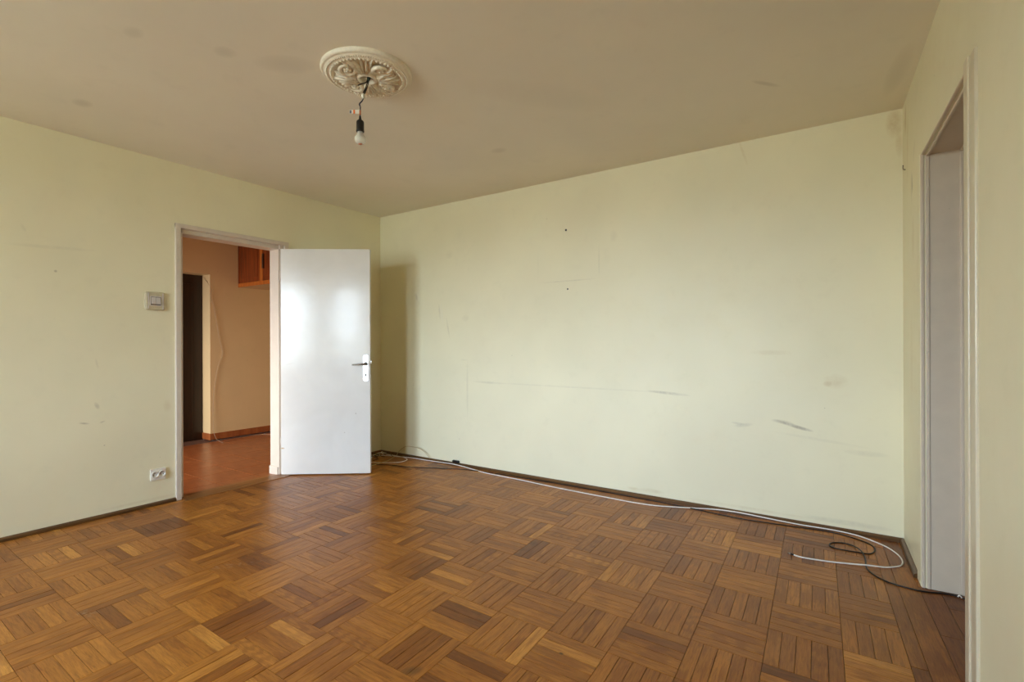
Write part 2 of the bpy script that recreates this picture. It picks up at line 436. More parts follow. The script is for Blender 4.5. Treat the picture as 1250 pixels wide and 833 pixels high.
# right wall: opening measured along u
U0, U1, RZ = YB-3.082, YB-2.172, 2.075
WT = .30
b = MB()
for (u0, u1, z0, z1) in [(0, U0, 0, H), (U1, YB-YD+.35, 0, H), (U0, U1, RZ, H)]:
    b.box((u0, 0, z0), (u1, WT, z1), RW)
tag(b.build('wall_right', M_right), 'pale yellow painted right wall pierced by a deep doorway', 'wall', kind='structure')
b = MB()
xs = [XA-TH, WINDOWS[0][0], WINDOWS[0][1], WINDOWS[1][0], WINDOWS[1][1], XC+.6]
b.box((xs[0], YD-DT, 0), (xs[1], YD, H)).box((xs[2], YD-DT, 0), (xs[3], YD, H)).box((xs[4], YD-DT, 0), (xs[5], YD, H))
for (x0, x1, z0, z1) in WINDOWS: b.box((x0, YD-DT, 0), (x1, YD, z0)).box((x0, YD-DT, z1), (x1, YD, H))
tag(b.build('wall_front', M_plain), 'painted window wall behind the camera', 'wall', kind='structure')
for i, (x0, x1, z0, z1) in enumerate(WINDOWS):
    f = MB(); t_ = .035
    yy0, yy1 = YD-.46, YD-.40
    f.box((x0, yy0, z0), (x0+t_, yy1, z1)).box((x1-t_, yy0, z0), (x1, yy1, z1)).box((x0, yy0, z0), (x1, yy1, z0+t_)).box((x0, yy0, z1-t_), (x1, yy1, z1))
    w = tag(f.build('window_%d' % (i+1), M_winpaint), ('white framed window nearer the left wall', 'white framed window further from the left wall')[i], 'window', kind='structure')
    MB().box((x0+t_, YD-.432, z0+t_), (x1-t_, YD-.428, z1-t_)).build('pane', M_glass, w)
    MB().box((x0-.03, YD-.02, z0-.03), (x1+.03, YD+.10, z0)).build('sill', M_winpaint, w)
b = MB().box((XA-TH, YD-DT, H), (XC+.9, YB+.2, H+.15))
tag(b.build('ceiling', M_ceil), 'off-white painted ceiling with faint smudges', 'ceiling', kind='structure')

# adjoining room behind the right doorway, and the floor slab under everything
b = MB()
b.box((-.35, WT+1.6, 0), (YB-YD, WT+1.7, H), RW).box((-.35, WT, 0), (-.25, WT+1.6, H), RW).box((YB-YD, WT, 0), (YB-YD+.1, WT+1.7, H), RW)
b.box((-.35, WT, H), (YB-YD+.1, WT+1.7, H+.1), RW)
tag(b.build('wall_adjoining_room', M_adj), 'plain walls of the room beyond the right doorway', 'wall', kind='structure')
floor = MB().box((XA-.09, YD-DT, -.16), (XC+2.6, YB+.2, -.0125)).build('floor', M_dark)
tag(floor, 'oak basket-weave parquet floor with dark joints', 'floor', kind='structure')

# ------------------------------------------------------------------ parquet
AX = (-0.7914, 0.25569, 0.01050)     # x = AX0 + AX1*i + AX2*j
AY = (2.5616, -0.0033, -0.26113)
def tile_pt(i, j): return (AX[0]+AX[1]*i+AX[2]*j, AY[0]+AY[1]*i+AY[2]*j)
def clip(poly, a, b_, c):            # keep a*x+b*y<=c
    out = []
    for k_ in range(len(poly)):
        p, q = poly[k_], poly[(k_+1) % len(poly)]
        dp = a*p[0]+b_*p[1]-c; dq = a*q[0]+b_*q[1]-c
        if dp <= 0: out.append(p)
        if (dp < 0 < dq) or (dq < 0 < dp):
            t = dp/(dp-dq); out.append((p[0]+(q[0]-p[0])*t, p[1]+(q[1]-p[1])*t))
    return out
def area(p): return abs(sum(p[k_][0]*p[(k_+1) % len(p)][1]-p[(k_+1) % len(p)][0]*p[k_][1] for k_ in range(len(p)))/2) if len(p) > 2 else 0
def shrink(poly, g):
    n = len(poly); cx0 = sum(p[0] for p in poly)/n; cy0 = sum(p[1] for p in poly)/n
    out = poly
    for k_ in range(n):
        p, q = poly[k_], poly[(k_+1) % n]
        nx, ny = q[1]-p[1], p[0]-q[0]; L = math.hypot(nx, ny)
        if L < 1e-6: continue
        nx /= L; ny /= L
        if nx*(cx0-p[0])+ny*(cy0-p[1]) > 0: nx, ny = -nx, -ny
        out = clip(out, nx, ny, nx*p[0]+ny*p[1]-g)
        if len(out) < 3: return []
    return out
BS = .055                            # slant of the border boards
def bline(x27): return (1.0, BS, x27+BS*2.7)   # x <= x27 + BS*(2.7-y)
TONES = {(-3, 4): [.6, .08, .1, .14, .35], (-6, 5): [.1, .05, .1, .12, .2], (-4, 4): [.55, .5, .78, .4, .45], (-5, 5): [.4, .97, .3, .45, .78],
         (-1, 2): [.3, .35, .3, .62, .4], (-1, 3): [.4, .93, .65, .3, .55], (0, 3): [.6, .22, .3, .2, .3], (0, 2): [.38, .04, .18, .5, .45],
         (0, 1): [.35, .35, .5, .45, .5], (-1, 1): [.4, .3, .6, .75, .6], (1, 0): [.3, .32, .62, .35, .4], (1, 1): [.4, .5, .45, .5, .42],
         (1, 2): [.5, .38, .62, .25, .28], (2, 0): [.42, .72, .3, .35, .45], (2, 1): [.5, .3, .45, .28, .22], (-7, 6): [.5, .5, .4, .55, .3]}
strips = []                          # (poly, axis dir, origin)
for i in range(-15, 6):
    for j in range(-6, 21):
        P00, P10, P01, P11 = tile_pt(i, j), tile_pt(i+1, j), tile_pt(i, j+1), tile_pt(i+1, j+1)
        lerp = lambda p, q, t: (p[0]+(q[0]-p[0])*t, p[1]+(q[1]-p[1])*t)
        along_y = (i+j) % 2 == 1
        cuts = [0, .2, .4, .6, .8, 1]; tb_ = rng.gauss(.50, .13)
        cuts = [0]+[c+rng.uniform(-.012, .012) for c in cuts[1:-1]]+[1]
        for s_ in range(5):
            a, c = cuts[s_], cuts[s_+1]
            if along_y: poly = [lerp(P00, P10, a), lerp(P00, P10, c), lerp(P01, P11, c), lerp(P01, P11, a)]; ang = math.atan2(P01[1]-P00[1], P01[0]-P00[0])
            else: poly = [lerp(P00, P01, a), lerp(P10, P11, a), lerp(P10, P11, c), lerp(P00, P01, c)]; ang = math.atan2(P10[1]-P00[1], P10[0]-P00[0])
            org = (sum(p[0] for p in poly)/4, sum(p[1] for p in poly)/4)
            poly = clip(poly, *bline(.170)); poly = clip(poly, -1, 0, -(XA+.001)); poly = clip(poly, 0, 1, YB-.001); poly = clip(poly, 0, -1, -YD)
            if area(poly) < 2e-4: continue
            tone = TONES[(i, j)][s_] if (i, j) in TONES else min(1, max(0, rng.gauss(tb_, .20)))
            strips.append((poly, ang, org, tone, None))
lines = [.170, .221, .306, .385, .462, .54, .617]
joints = {0: [3.55, 3.0, 2.31, 1.75, 1.2, .6, 0, -.7, -1.4], 1: [3.3, 2.71, 2.0, 1.4, .8, .2, -.5, -1.2, -1.9], 2: [2.62, 2.3], 3: [2.9, 2.5], 4: [2.7, 2.35], 5: [2.8, 2.4]}
for k_ in range(6):
    ys = [YB] + joints[k_] + [YD] if k_ < 2 else ([YB] if k_ == 2 else [])+[3.08]+joints[k_]+[2.17]
    for q in range(len(ys)-1):
        y1, y0 = ys[q], ys[q+1]
        f0 = lambda y: lines[k_]+BS*(2.7-y); f1 = lambda y: lines[k_+1]+BS*(2.7-y)
        poly = [(f0(y0), y0), (f1(y0), y0), (f1(y1), y1), (f0(y1), y1)]
        if k_ < 2 or y1 > 3.1: poly = clip(poly, dw[0], dw[1], dw[0]*XC+dw[1]*YB-.0005)
        if area(poly) < 2e-4: continue
        strips.append((poly, math.pi/2+BS, (f0(y0), y0), rng.random()*.45, None))
def seen_size(p):
    n = len(p); x = sum(q[0] for q in p)/n; y = sum(q[1] for q in p)/n
    d = x*FW.x+y*FW.y; l = x*RT.x+y*RT.y
    if d < .3: return 0
    u = 625+FPX*l/d; v = 419+FPX*CAM_H/d
    if u < -20 or u > 1195 or v > 850: return 0
    return area(p)/d**3
order = sorted(range(len(strips)), key=lambda k_: -seen_size(strips[k_][0]))
big = set(order[:300])
def strip_mesh(items, name):
    V = []; F = []; UVs = []; R = []
    for (poly, ang, org, r1, _) in items:
        poly = shrink(poly, .0008)
        n = len(poly)
        if n < 3: continue
        dz = rng.uniform(-.0003, .0003); tx, ty = rng.uniform(-.003, .003), rng.uniform(-.003, .003)
        inn = shrink(poly, .0007)
        if len(inn) != n: inn = poly
        k0 = len(V); ca, sa = math.cos(ang), math.sin(ang)
        zt = lambda x, y: dz+(x-org[0])*tx+(y-org[1])*ty
        for ring, zf in ((poly, lambda x, y: -.0125), (poly, lambda x, y: zt(x, y)-.0006), (inn, zt)):
            for (x, y) in ring: V.append((x, y, zf(x, y)))
        fs = [tuple(k0+2*n+q for q in range(n))]
        for rr in range(2):
            for q in range(n):
                w_ = (q+1) % n; fs.append((k0+rr*n+q, k0+rr*n+w_, k0+(rr+1)*n+w_, k0+(rr+1)*n+q))
        rv = (r1, rng.random(), rng.random())
        for f in fs:
            F.append(f); R.append(rv)
            for vi in f:
                x, y, _z = V[vi]; dx, dy = x-org[0], y-org[1]
                UVs.append((dx*ca+dy*sa, -dx*sa+dy*ca))
    me = bpy.data.meshes.new(name); me.from_pydata(V, [], F); me.update()
    # outward normals
    import bmesh
    bm = bmesh.new(); bm.from_mesh(me); 
    uvl = me.uv_layers.new(name='uv')
    for li, uvv in enumerate(UVs): uvl.data[li].uv = uvv
    at_ = me.attributes.new('rnd', 'FLOAT_VECTOR', 'FACE')
    for fi, rv in enumerate(R): at_.data[fi].vector = rv
    bm.free()
    me.materials.append(M_oak)
    return me
for k_ in order[:300]:
    me = strip_mesh([strips[k_]], 'parquet_strip')
    o = bpy.data.objects.new('parquet_strip', me); C.objects.link(o); o.parent = floor
me = strip_mesh([strips[k_] for k_ in order[300:]], 'parquet_strips')
o = bpy.data.objects.new('parquet_strips', me); C.objects.link(o); o.parent = floor; o['kind'] = 'stuff'
# adjoining room floor beyond the border boards
b = MB(); b.box((-.3, WT-.02, -.0125), (YB-YD, WT+1.6, 0), RW); b.build('floor_boards', M_thresh, floor)

# ------------------------------------------------------------------ skirtings
def skirt(name, T, L0, L1, mat, label):
    b = MB(); h_, t_ = .025, .021
    prof = [(0, 0), (t_, 0), (t_, .012), (t_-.004, .019), (.006, h_), (0, h_)]
    n = len(prof); V = []
    for L in (L0, L1):
        for (d, z) in prof: V.append(T(L, d, z))
    F = [tuple(range(n)), tuple(range(n, 2*n))[::-1]]+[(i, (i+1) % n, n+(i+1) % n, n+i) for i in range(n)]
    b.add(V, F)
    return tag(b.build(name, mat), label, 'skirting', kind='structure')
skirt('baseboard_left', lambda L, d, z: (XA+d, L, z), YD, 1.711, M_skirt_y, 'low brown oak skirting along the left wall')
s_ = skirt('baseboard_left_far', lambda L, d, z: (XA+d, L, z), 2.63, YB, M_skirt_y, 'short brown skirting behind the open door')
s_.name = 'baseboard_corner'
skirt('baseboard_back', lambda L, d, z: (L, YB-d, z), XA, XC, M_skirt_x, 'low brown oak skirting along the back wall')
b = skirt('baseboard_right', lambda L, d, z: RW(L, -d, z), 0, U0-.104, M_skirt_y, 'short brown skirting between back corner and right doorway')

# ------------------------------------------------------------------ hall door frame, threshold, leaf
fr = empty('trim_1', (XA, 2.16, 0)); tag(fr, 'white painted door frame in the left wall', 'door frame', kind='structure')
def kid(b, name, mat, par, bevel=0, label=None, segs=2):
    o = b.build(name, mat, par, bevel=bevel, segs=segs)
    o.matrix_parent_inverse = par.matrix_basis.inverted() if par.matrix_basis else Matrix()
    if label: o['label'] = label
    return o
XO = XA+.020; XS = XA-.020; XI = XA-TH
OY0, OY1, OZ = 1.712, 2.628, 2.094       # outer edge of casing
IY0, IY1, IZ = 1.750, 2.590, 2.060       # step
SY0, SY1, SZ = 1.776, 2.552, 2.028       # clear opening
for (ya, yb) in ((OY0, IY0), (IY1, OY1)):
    kid(MB().box((XA-.03, ya, 0), (XO, yb, OZ)), 'casing', M_frame, fr, .004)
kid(MB().box((XA-.03, OY0, IZ), (XO+.001, OY1, OZ)), 'casing_head', M_frame, fr, .004)
kid(MB().box((XI-.004, IY0-.02, 0), (XS, SY0, SZ+.03)), 'jamb', M_frame, fr, .003)
kid(MB().box((XI-.004, SY1, 0), (XS, IY1+.02, SZ+.03)), 'jamb', M_frame, fr, .003)
kid(MB().box((XI-.004, IY0-.02, SZ), (XS, IY1+.02, IZ+.02)), 'jamb_head', M_frame, fr, .003)
kid(MB().box((XI-.004, SY1-.012, 0), (XS-.01, SY1+.004, .075)), 'jamb_plinth', M_frame, fr, .004)
kid(MB().box((XS-.012, SY1+.002, SZ), (XA+.002, IY1+.002, IZ+.003)), 'head_block', M_frame, fr, .002)
th = MB()
th.prism([(XA-.10, 0), (XA+.092, 0), (XA+.088, .006), (XA-.03, .008), (XA-.085, .005)], 1.752, 2.588, T=lambda x, z, y: (x, y, z+.0005))
tag(th.build('trim_2', M_thresh), 'worn oak threshold board in the hall doorway', 'threshold', kind='structure')

ang = math.atan2(.469, .634)
HX, HY = -4.199, 2.556
LW, LT_, LZ0, LZ1 = .789, .040, .010, 2.030
leafE = MB().box((0, 0, LZ0), (LW, LT_, LZ1)).build('door_1', M_leaf, bevel=.003)
leafE.location = (HX, HY, 0); leafE.rotation_euler = (0, 0, ang)
tag(leafE, 'glossy white door leaf standing wide open', 'door', kind='structure')
def lk(b, name, mat, bevel=0, par=None, label=None):
    o = b.build(name, mat, par or leafE, bevel=bevel)
    if label: o['label'] = label
    return o
# long plate with arched top and bottom
pu, pw, pz0, pz1 = .751, .050, .838, 1.083
poly = []
for k_ in range(9):
    a = math.pi*k_/8; poly.append((pu+pw/2*math.cos(a), pz1-.018+.018*math.sin(a)))
for k_ in range(9):
    a = math.pi+math.pi*k_/8; poly.append((pu+pw/2*math.cos(a), pz0+.018+.018*math.sin(a)))
plate = lk(MB().prism(poly, 0, .006, T=lambda x, z, y: (x, -y, z), inset=.002), 'handle_plate', M_plate, label='bright metal long handle plate')
lk(MB().tube([(.751, -.004, .997), (.751, -.020, .997), (.751, -.046, .997), (.742, -.055, .997), (.72, -.058, .996), (.665, -.056, .992), (.642, -.055, .991)], lambda t: .0105-.005*t, 12), 'handle_lever', M_darkmetal, label='dark worn lever handle')
lk(MB().lathe([(0, -.012), (.015, -.012), (.016, -.004), (.016, .0)], 20, T=lambda x, y, z: (.751+x, z, .997+y)), 'handle_collar', M_darkmetal)
lk(MB().prism([(.7465, .885), (.7555, .885), (.7555, .908), (.7465, .908)], .0055, .0072, T=lambda x, z, y: (x, -y, z)), 'keyhole', M_hole)
for (u_, z_) in ((.735, 1.067), (.767, 1.067), (.737, .855), (.765, .855)):
    lk(MB().lathe([(0, -.0078), (.003, -.0075), (.0038, -.006), (.0038, -.004)], 10, T=lambda x, y, z: (u_+x, z, z_+y)), 'screw', M_metal, par=None)
lk(MB().box((LW-.001, .012, 1.0), (LW+.009, .028, 1.025)), 'latch_bolt', M_metal, .002)
lk(MB().box((LW-.0005, .009, .90), (LW+.001, .031, 1.10)), 'strike_plate', M_metal)
for z_ in (.25, 1.75):
    lk(MB().tube([(-.006, .008, z_), (-.006, .008, z_+.09)], .006, 12, sub=1), 'hinge', M_frame)

# ------------------------------------------------------------------ hall beyond
HXW = -6.49; RY = 3.03; RZT = 2.035; RD = .19
hw = MB()
hw.box((HXW-.36, RY-1.0, -.1), (HXW-RD-.05, RY, H)).box((HXW-.3, RY, 0), (HXW, 5.6, H)).box((HXW-.3, RY-1.0, RZT), (HXW, RY, H)).box((HXW-.3, -.8, 0), (HXW, RY-1.0, H))
hw.box((HXW-.3, 5.5, 0), (XI, 5.6, H)).box((HXW-.3, -.9, 0), (XI, -.8, H))
tag(hw.build('wall_hall', M_hall), 'peach painted far wall of the hall seen through the doorway', 'wall', kind='structure')
tag(MB().box((XI-.012, -.8, 0), (XI-.001, DY0, H)).box((XI-.012, DY1, 0), (XI-.001, 5.5, H)).box((XI-.012, DY0, DZ), (XI-.001, DY1, H)).build('wall_hall_near', M_hall), 'peach painted near side of the hall wall', 'wall', kind='structure')
tag(MB().box((HXW-.3, -.9, H), (XI, 5.6, H+.1)).build('ceiling_hall', M_ceil), 'hall ceiling', 'ceiling', kind='structure')
d2 = MB().box((HXW-RD-.05, RY-1.0, -.009), (HXW-RD, RY, RZT)).build('door_2', M_hdoor)
tag(d2, 'dark brown entrance door deep in its recess at the end of the hall', 'door', kind='structure')
MB().box((HXW-RD, RY-.95, .12), (HXW-RD+.008, RY-.12, 1.92)).build('door_panel', M_hdoor, d2, bevel=.004)
hf = MB().box((HXW-.3, -.9, -.16), (XI+.069, 5.6, -.009)).build('floor_hall', M_grout)
tag(hf, 'terracotta tiled hall floor', 'floor', kind='structure')
TP = .318
tmesh = {}
for i in range(-1, 7):
    for j in range(-10, 10):
        x1 = -4.447+.318-TP*i if False else -4.447+TP-TP*i; x0 = x1-TP
        y0 = 2.115+TP*j; y1 = y0+TP
        x1 = min(x1, XA-.086); x0 = max(x0, HXW-(RD if (RY-1.0 < y0 < RY-.05) else 0))
        if x1-x0 < .02 or y0 < -.79 or y1 > 5.45: continue
        key = (round(x1-x0, 3), rng.randrange(3))
        if key not in tmesh:
            q = MB().prism([(0, 0), (x1-x0-.004, 0), (x1-x0-.004, TP-.004), (0, TP-.004)], 0, .009, inset=.0015)
            o = q.build('floor_tile', M_tile, hf); me = o.data
            a_ = me.attributes.new('rnd', 'FLOAT_VECTOR', 'FACE')
            rv = rng.random()
            for d in a_.data: d.vector = (rv, rv, rv)
            tmesh[key] = me
        else:
            o = bpy.data.objects.new('floor_tile', tmesh[key]); C.objects.link(o); o.parent = hf
        o.location = (x0+.002, y0+.002, -.0095)
sk = empty('baseboard_hall', (HXW, RY, 0)); tag(sk, 'terracotta tile skirting along the hall wall', 'skirting', kind='structure')
for q in range(7):
    y0 = RY if q == 0 else 3.139+.308*(q-1); y1 = 3.139+.308*q
    kid(MB().box((HXW, y0+.001, 0), (HXW+.010, y1-.001, .078)), 'skirting_tile', M_tile, sk, .0015)
kid(MB().box((HXW-RD+.002, RY-.010, 0), (HXW+.010, RY, .078)), 'skirting_tile', M_tile, sk, .0015)

cab = empty('wall_cabinet', (HXW, 3.37, 1.907))
tag(cab, 'dark red-brown wooden overhead cabinet high up in the hall', 'cabinet')
CY, CZ = 3.37, 1.907
kid(MB().box((HXW+.001, CY+.022, CZ+.012), (XI-.014, CY+.55, H-.001)), 'carcass', M_panel, cab)
kid(MB().box((HXW+.001, CY+.022, CZ), (XI-.014, CY+.55, CZ+.011)), 'bottom_board', M_under, cab, label='pale bottom board')
kid(MB().box((HXW+.001, CY, CZ), (XI-.014, CY+.022, CZ+.048)), 'bottom_rail', M_stile, cab, .002)
kid(MB().box((HXW+.001, CY, CZ+.048), (HXW+.030, CY+.022, H-.001)), 'stile', M_panel, cab, .002)
kid(MB().box((-5.983, CY-.002, CZ+.048), (-5.919, CY+.022, H-.001)), 'stile', M_stile, cab, .003)
for (xa, xb) in ((HXW+.032, -5.985), (-5.917, -5.42), (-5.35, -4.9)):
    d = kid(MB().box((xa, CY+.003, CZ+.05), (xb, CY+.020, H-.002)), 'cabinet_door', M_panel, cab, .002)
    p = MB().box((xa+.05, CY-.001, CZ+.10), (xb-.05, CY+.004, H-.05)).build('door_panel', M_panel, d, bevel=.004)
kn = kid(MB().box((-5.905, CY-.02, 2.10), (-5.885, CY+.004, 2.28)), 'handle', M_darkmetal, cab, .004)

HCp = [(-6.672, 3.024, 2.02), (-6.6, 3.02, 1.99), (-6.48, 3.0, 1.86), (-6.48, 3.035, 1.76), (-6.48, 3.065, 1.651), (-6.48, 3.088, 1.531), (-6.48, 3.111, 1.386), (-6.48, 3.134, 1.239), (-6.48, 3.164, 1.117), (-6.48, 3.163, 1.031), (-6.48, 3.121, 0.922), (-6.48, 3.092, 0.777), (-6.48, 3.069, 0.608), (-6.474, 3.055, 0.416), (-6.47, 3.052, 0.246), (-6.465, 3.058, 0.10), (-6.42, 3.063, 0.02), (-6.33, 3.055, .004), (-6.204, 3.03, 0.004), (-6.229, 3.128, 0.004), (-6.30, 3.321, 0.004), (-6.33, 3.472, 0.004), (-6.293, 3.578, 0.004), (-6.197, 3.66, 0.004), (-6.1, 3.8, .004)]
HCp[2] = (-6.482, 3.034, 1.87)
tag(MB().tube(HCp, .0021, 8).build('hall_cable', simple('tan_cable_sheath', s2l(176, 150, 122), .45)), 'thin pale cable drooping down the hall wall to the tiles', 'cable')

# ------------------------------------------------------------------ right doorway lining and casings
rd = empty('trim_3', RW((U0+U1)/2, 0, 0)); tag(rd, 'worn cream painted lining of the deep right doorway', 'door frame', kind='structure')
def rk(u0, w0, z0, u1, w1, z1, name, mat=M_reveal, bevel=.003):
    return kid(MB().box((u0, w0, z0), (u1, w1, z1), RW), name, mat, rd, bevel)
rk(U0-.004, .030, 0, U0+.003, WT, RZ, 'reveal_panel', bevel=0)                       # far reveal
rk(U0-.004, -.004, 0, U0+.007, .010, RZ, 'edge_bead')
rk(U0-.004, .016, 0, U0+.009, .030, RZ, 'edge_bead')
rk(U0-.004, .140, 0, U0+.012, .153, RZ, 'stop_bead')
rk(U0-.004, .156, 0, U0+.006, WT, RZ, 'reveal_panel', bevel=0)
rk(U1-.003, .0, 0, U1+.004, WT, RZ, 'reveal_panel', bevel=0)                          # near reveal
rk(U0, .030, RZ-.003, U1, WT, RZ+.004, 'soffit_panel', bevel=0)
rk(U0, -.002, RZ-.003, U1, .012, RZ+.004, 'head_bead')
rk(U0, .018, RZ-.012, U1, .030, RZ+.002, 'head_bead')
rk(U0, .140, RZ-.014, U1, .153, RZ+.002, 'head_bead')
rk(U0-.105, -.006, 0, U0-.002, .006, RZ+.005, 'casing', M_right)
rk(U1-.002, -.014, 0, U1+.050, .006, RZ+.012, 'casing', M_oldcream, .004)
rk(U1+.048, -.009, 0, U1+.112, .006, RZ+.008, 'casing', M_oldcream, .004)

# ------------------------------------------------------------------ ceiling rosette
RC = (-2.008, 1.691)
ros = empty('ceiling_rosette', (RC[0], RC[1], H))
tag(ros, 'round white plaster ceiling rosette with leaf and flower relief', 'ceiling rosette')
def RT_(x, y, z): return (x, y, -z)         # local: z grows downwards from the ceiling
def rp_(b, name, mat=M_plaster, par=None):
    return b.build(name, mat, par or ros)
prof = [(.222, 0), (.223, .010), (.220, .017), (.212, .021), (.208, .019), (.205, .024), (.199, .028), (.193, .028), (.190, .025), (.186, .025), (.184, .027), (.179, .030), (.172, .030), (.168, .027), (.166, .026), (.162, .021), (.10, .021), (.062, .024), (.052, .026), (.050, .036), (.043, .042), (.036, .040), (.033, .032), (.032, 0.001)]
rp_(MB().lathe(prof, 72, T=RT_), 'rim')
q = MB()
for k_ in range(110):
    a = 2*math.pi*k_/110; q.sphere((.196*math.cos(a), .196*math.sin(a), .029), .0036, 6, 4, T=RT_)
o = rp_(q, 'outer_beading'); o['kind'] = 'stuff'
q = MB()
for k_ in range(56):
    a = 2*math.pi*k_/56; q.sphere((.175*math.cos(a), .175*math.sin(a), .0295), .0066, 8, 5, T=RT_)
o = rp_(q, 'inner_beading'); o['kind'] = 'stuff'
def lobe(b, p0, p1, w, h, z=.015, bend=0.0, n=9, mcr=4):
    h *= 1.35; z += .006
    """a pointed leaf lobe with a raised midrib, from p0 to p1"""
    p0 = Vector(p0); p1 = Vector(p1); d = p1-p0; L = d.length; t_ = d/L; nn = Vector((-t_.y, t_.x))
    V = []; F = []; m_ = 2*mcr+1
    for i in range(n+1):
        s_ = i/n; ww = w*math.sin(math.pi*min(1, s_*.92+.08))**.75*(1-.25*s_)
        c0 = p0+t_*(L*s_)+nn*(bend*math.sin(math.pi*s_))
        for k_ in range(m_):
            e_ = (k_-mcr)/mcr
            hh = h*(1-e_*e_)*(.35+.65*math.sin(math.pi*(.15+.8*s_)))+h*.30*(abs(e_) < .01)
            pt = c0+nn*(ww*e_); V.append((pt.x, pt.y, z+hh))
    for i in range(n):
        for k_ in range(m_-1): F.append((i*m_+k_, i*m_+k_+1, (i+1)*m_+k_+1, (i+1)*m_+k_))
    b.add([RT_(*v) for v in V], F, True)
def pol(r_, a): return (r_*math.cos(a), r_*math.sin(a))
for k_ in range(4):
    A0 = math.radians(-8+90*k_)
    c0 = Vector(pol(.112, A0))
    # scroll: a curled leaf wrapped round the flower
    q = MB(); pts = []
    for i in range(14):
        t = i/13; aa = A0+math.pi*.75+t*math.pi*1.55; rr = .036-.004*t
        pts.append((c0.x+rr*math.cos(aa), c0.y+rr*math.sin(aa), -(.028+.008*math.sin(math.pi*t))))
    q.tube(pts, lambda t: .004+.007*math.sin(math.pi*(.1+.85*t)), 8, sub=2)
    for s_, (da, r0, r1, w_) in enumerate([(-.42, .085, .158, .013), (.36, .09, .160, .014), (.22, .12, .165, .010), (-.60, .07, .145, .012), (.55, .075, .150, .012)]):
        lobe(q, pol(r0, A0+da*.75), pol(r1, A0+da), w_, .012, .014, bend=.008*(1 if da > 0 else -1))
    lobe(q, pol(.052, A0-.5), pol(.105, A0-.38), .010, .012, .02); lobe(q, pol(.052, A0+.5), pol(.105, A0+.40), .010, .012, .02)
    rp_(q, 'scroll_leaf')
    q = MB()
    for i in range(5):
        aa = A0+2*math.pi*i/5; q.sphere((c0.x+.013*math.cos(aa), c0.y+.013*math.sin(aa), .034), .0092, 10, 6, sc=(1, 1, .8), T=RT_)
    q.sphere((c0.x, c0.y, .040), .0070, 10, 6, T=RT_)
    q.lathe([(.026, .020), (.024, .029), (.012, .030), (0.001, .030)], 20, T=lambda x, y, z: RT_(x+c0.x, y+c0.y, z))
    rp_(q, 'flower')
    A1 = A0+math.pi/4
    q = MB()
    for da, r1, w_ in ((0, .164, .009), (-.20, .152, .0075), (.20, .152, .0075)):
        lobe(q, pol(.058, A1+da*.3), pol(r1, A1+da), w_, .015, .016)
    q.sphere((*pol(.060, A1), .034), .009, 10, 6, T=RT_)
    q.sphere((*pol(.064, A1-.35), .024), .006, 8, 5, T=RT_); q.sphere((*pol(.064, A1+.35), .024), .006, 8, 5, T=RT_)
    rp_(q, 'palmette_leaf')
rp_(MB().lathe([(.0315, .003), (.02, .002), (.001, .002)], 24, T=RT_), 'recess_cap', simple('recess_brown', s2l(120, 98, 70), .7))
rp_(MB().box((-.012, -.008, -.030), (.006, .010, -.004)), 'terminal_block', M_term)

# ------------------------------------------------------------------ pendant bulb
LX, LY = -2.020, 1.656
pend = empty('bare_bulb_pendant', (LX, LY, 2.18))
tag(pend, 'bare frosted bulb in a black holder hanging by wires', 'pendant lamp')
kid(MB().tube([(-1.996, 1.690, 2.535), (-1.985, 1.680, 2.505), (-1.988, 1.677, 2.47), (-1.998, 1.670, 2.438), (-2.004, 1.667, 2.425)], .0022, 8), 'wire', M_green, pend, label='dark green wire')
kid(MB().tube([(-2.000, 1.690, 2.535), (-1.994, 1.682, 2.50), (-2.000, 1.675, 2.465), (-2.009, 1.666, 2.438), (-2.008, 1.664, 2.425)], .0022, 8), 'wire', M_rubber, pend)
kid(MB().tube([(-1.988, 1.686, 2.535), (-1.979, 1.678, 2.50), (-1.983, 1.673, 2.468), (-1.996, 1.665, 2.440), (-2.002, 1.664, 2.425)], .0020, 8), 'wire', M_rubber, pend)
kid(MB().tube([(-1.998, 1.688, 2.53), (-1.994, 1.676, 2.492), (-2.012, 1.662, 2.482), (-2.030, 1.651, 2.474)], .0030, 8), 'loose_wire_end', M_rubber, pend, label='loose black taped wire end')
kid(MB().tube([(-1.990, 1.688, 2.54), (-1.984, 1.686, 2.515), (-1.987, 1.680, 2.50)], .007, 10), 'wire_bundle', M_green, pend)
kid(MB().box((-2.013, 1.658, 2.405), (-1.999, 1.671, 2.430)), 'wire_connector', M_term, pend, .002, label='white wire connector')
kid(MB().tube([(-2.006, 1.665, 2.406), (-2.011, 1.661, 2.392), (-2.018, 1.657, 2.385), (-2.022, 1.655, 2.378), (-2.019, 1.656, 2.366), (LX, LY, 2.34), (LX, LY, 2.318)], .0021, 8), 'wire', M_bluew, pend)
kid(MB().tube([(-2.004, 1.664, 2.406), (-2.014, 1.660, 2.394), (-2.024, 1.655, 2.383), (-2.024, 1.654, 2.374), (-2.018, 1.657, 2.364), (LX+.001, LY, 2.34), (LX+.001, LY, 2.318)], .0018, 8), 'wire', M_rubber, pend)
kid(MB().tube([(LX, LY, 2.347), (LX, LY, 2.325)], .0045, 10, sub=1), 'tape_wrap', M_copper, pend, label='copper coloured tape wrap')
def TAG(u, d, z): return (LX+RT.x*u+FW.x*d, LY+RT.y*u+FW.y*d, z)
kid(MB().box((-.053, -.001, 2.331), (-.002, .001, 2.350), TAG), 'label_flag', M_socket, pend)
kid(MB().box((-.051, -.0016, 2.333), (-.043, .0016, 2.348), TAG), 'label_print', M_greytape, pend)
kid(MB().box((-.034, -.0018, 2.331), (-.025, .0018, 2.350), TAG), 'label_print', M_orange, pend, label='orange band')
hl = lambda x, y, z: (LX+x, LY+y, z)
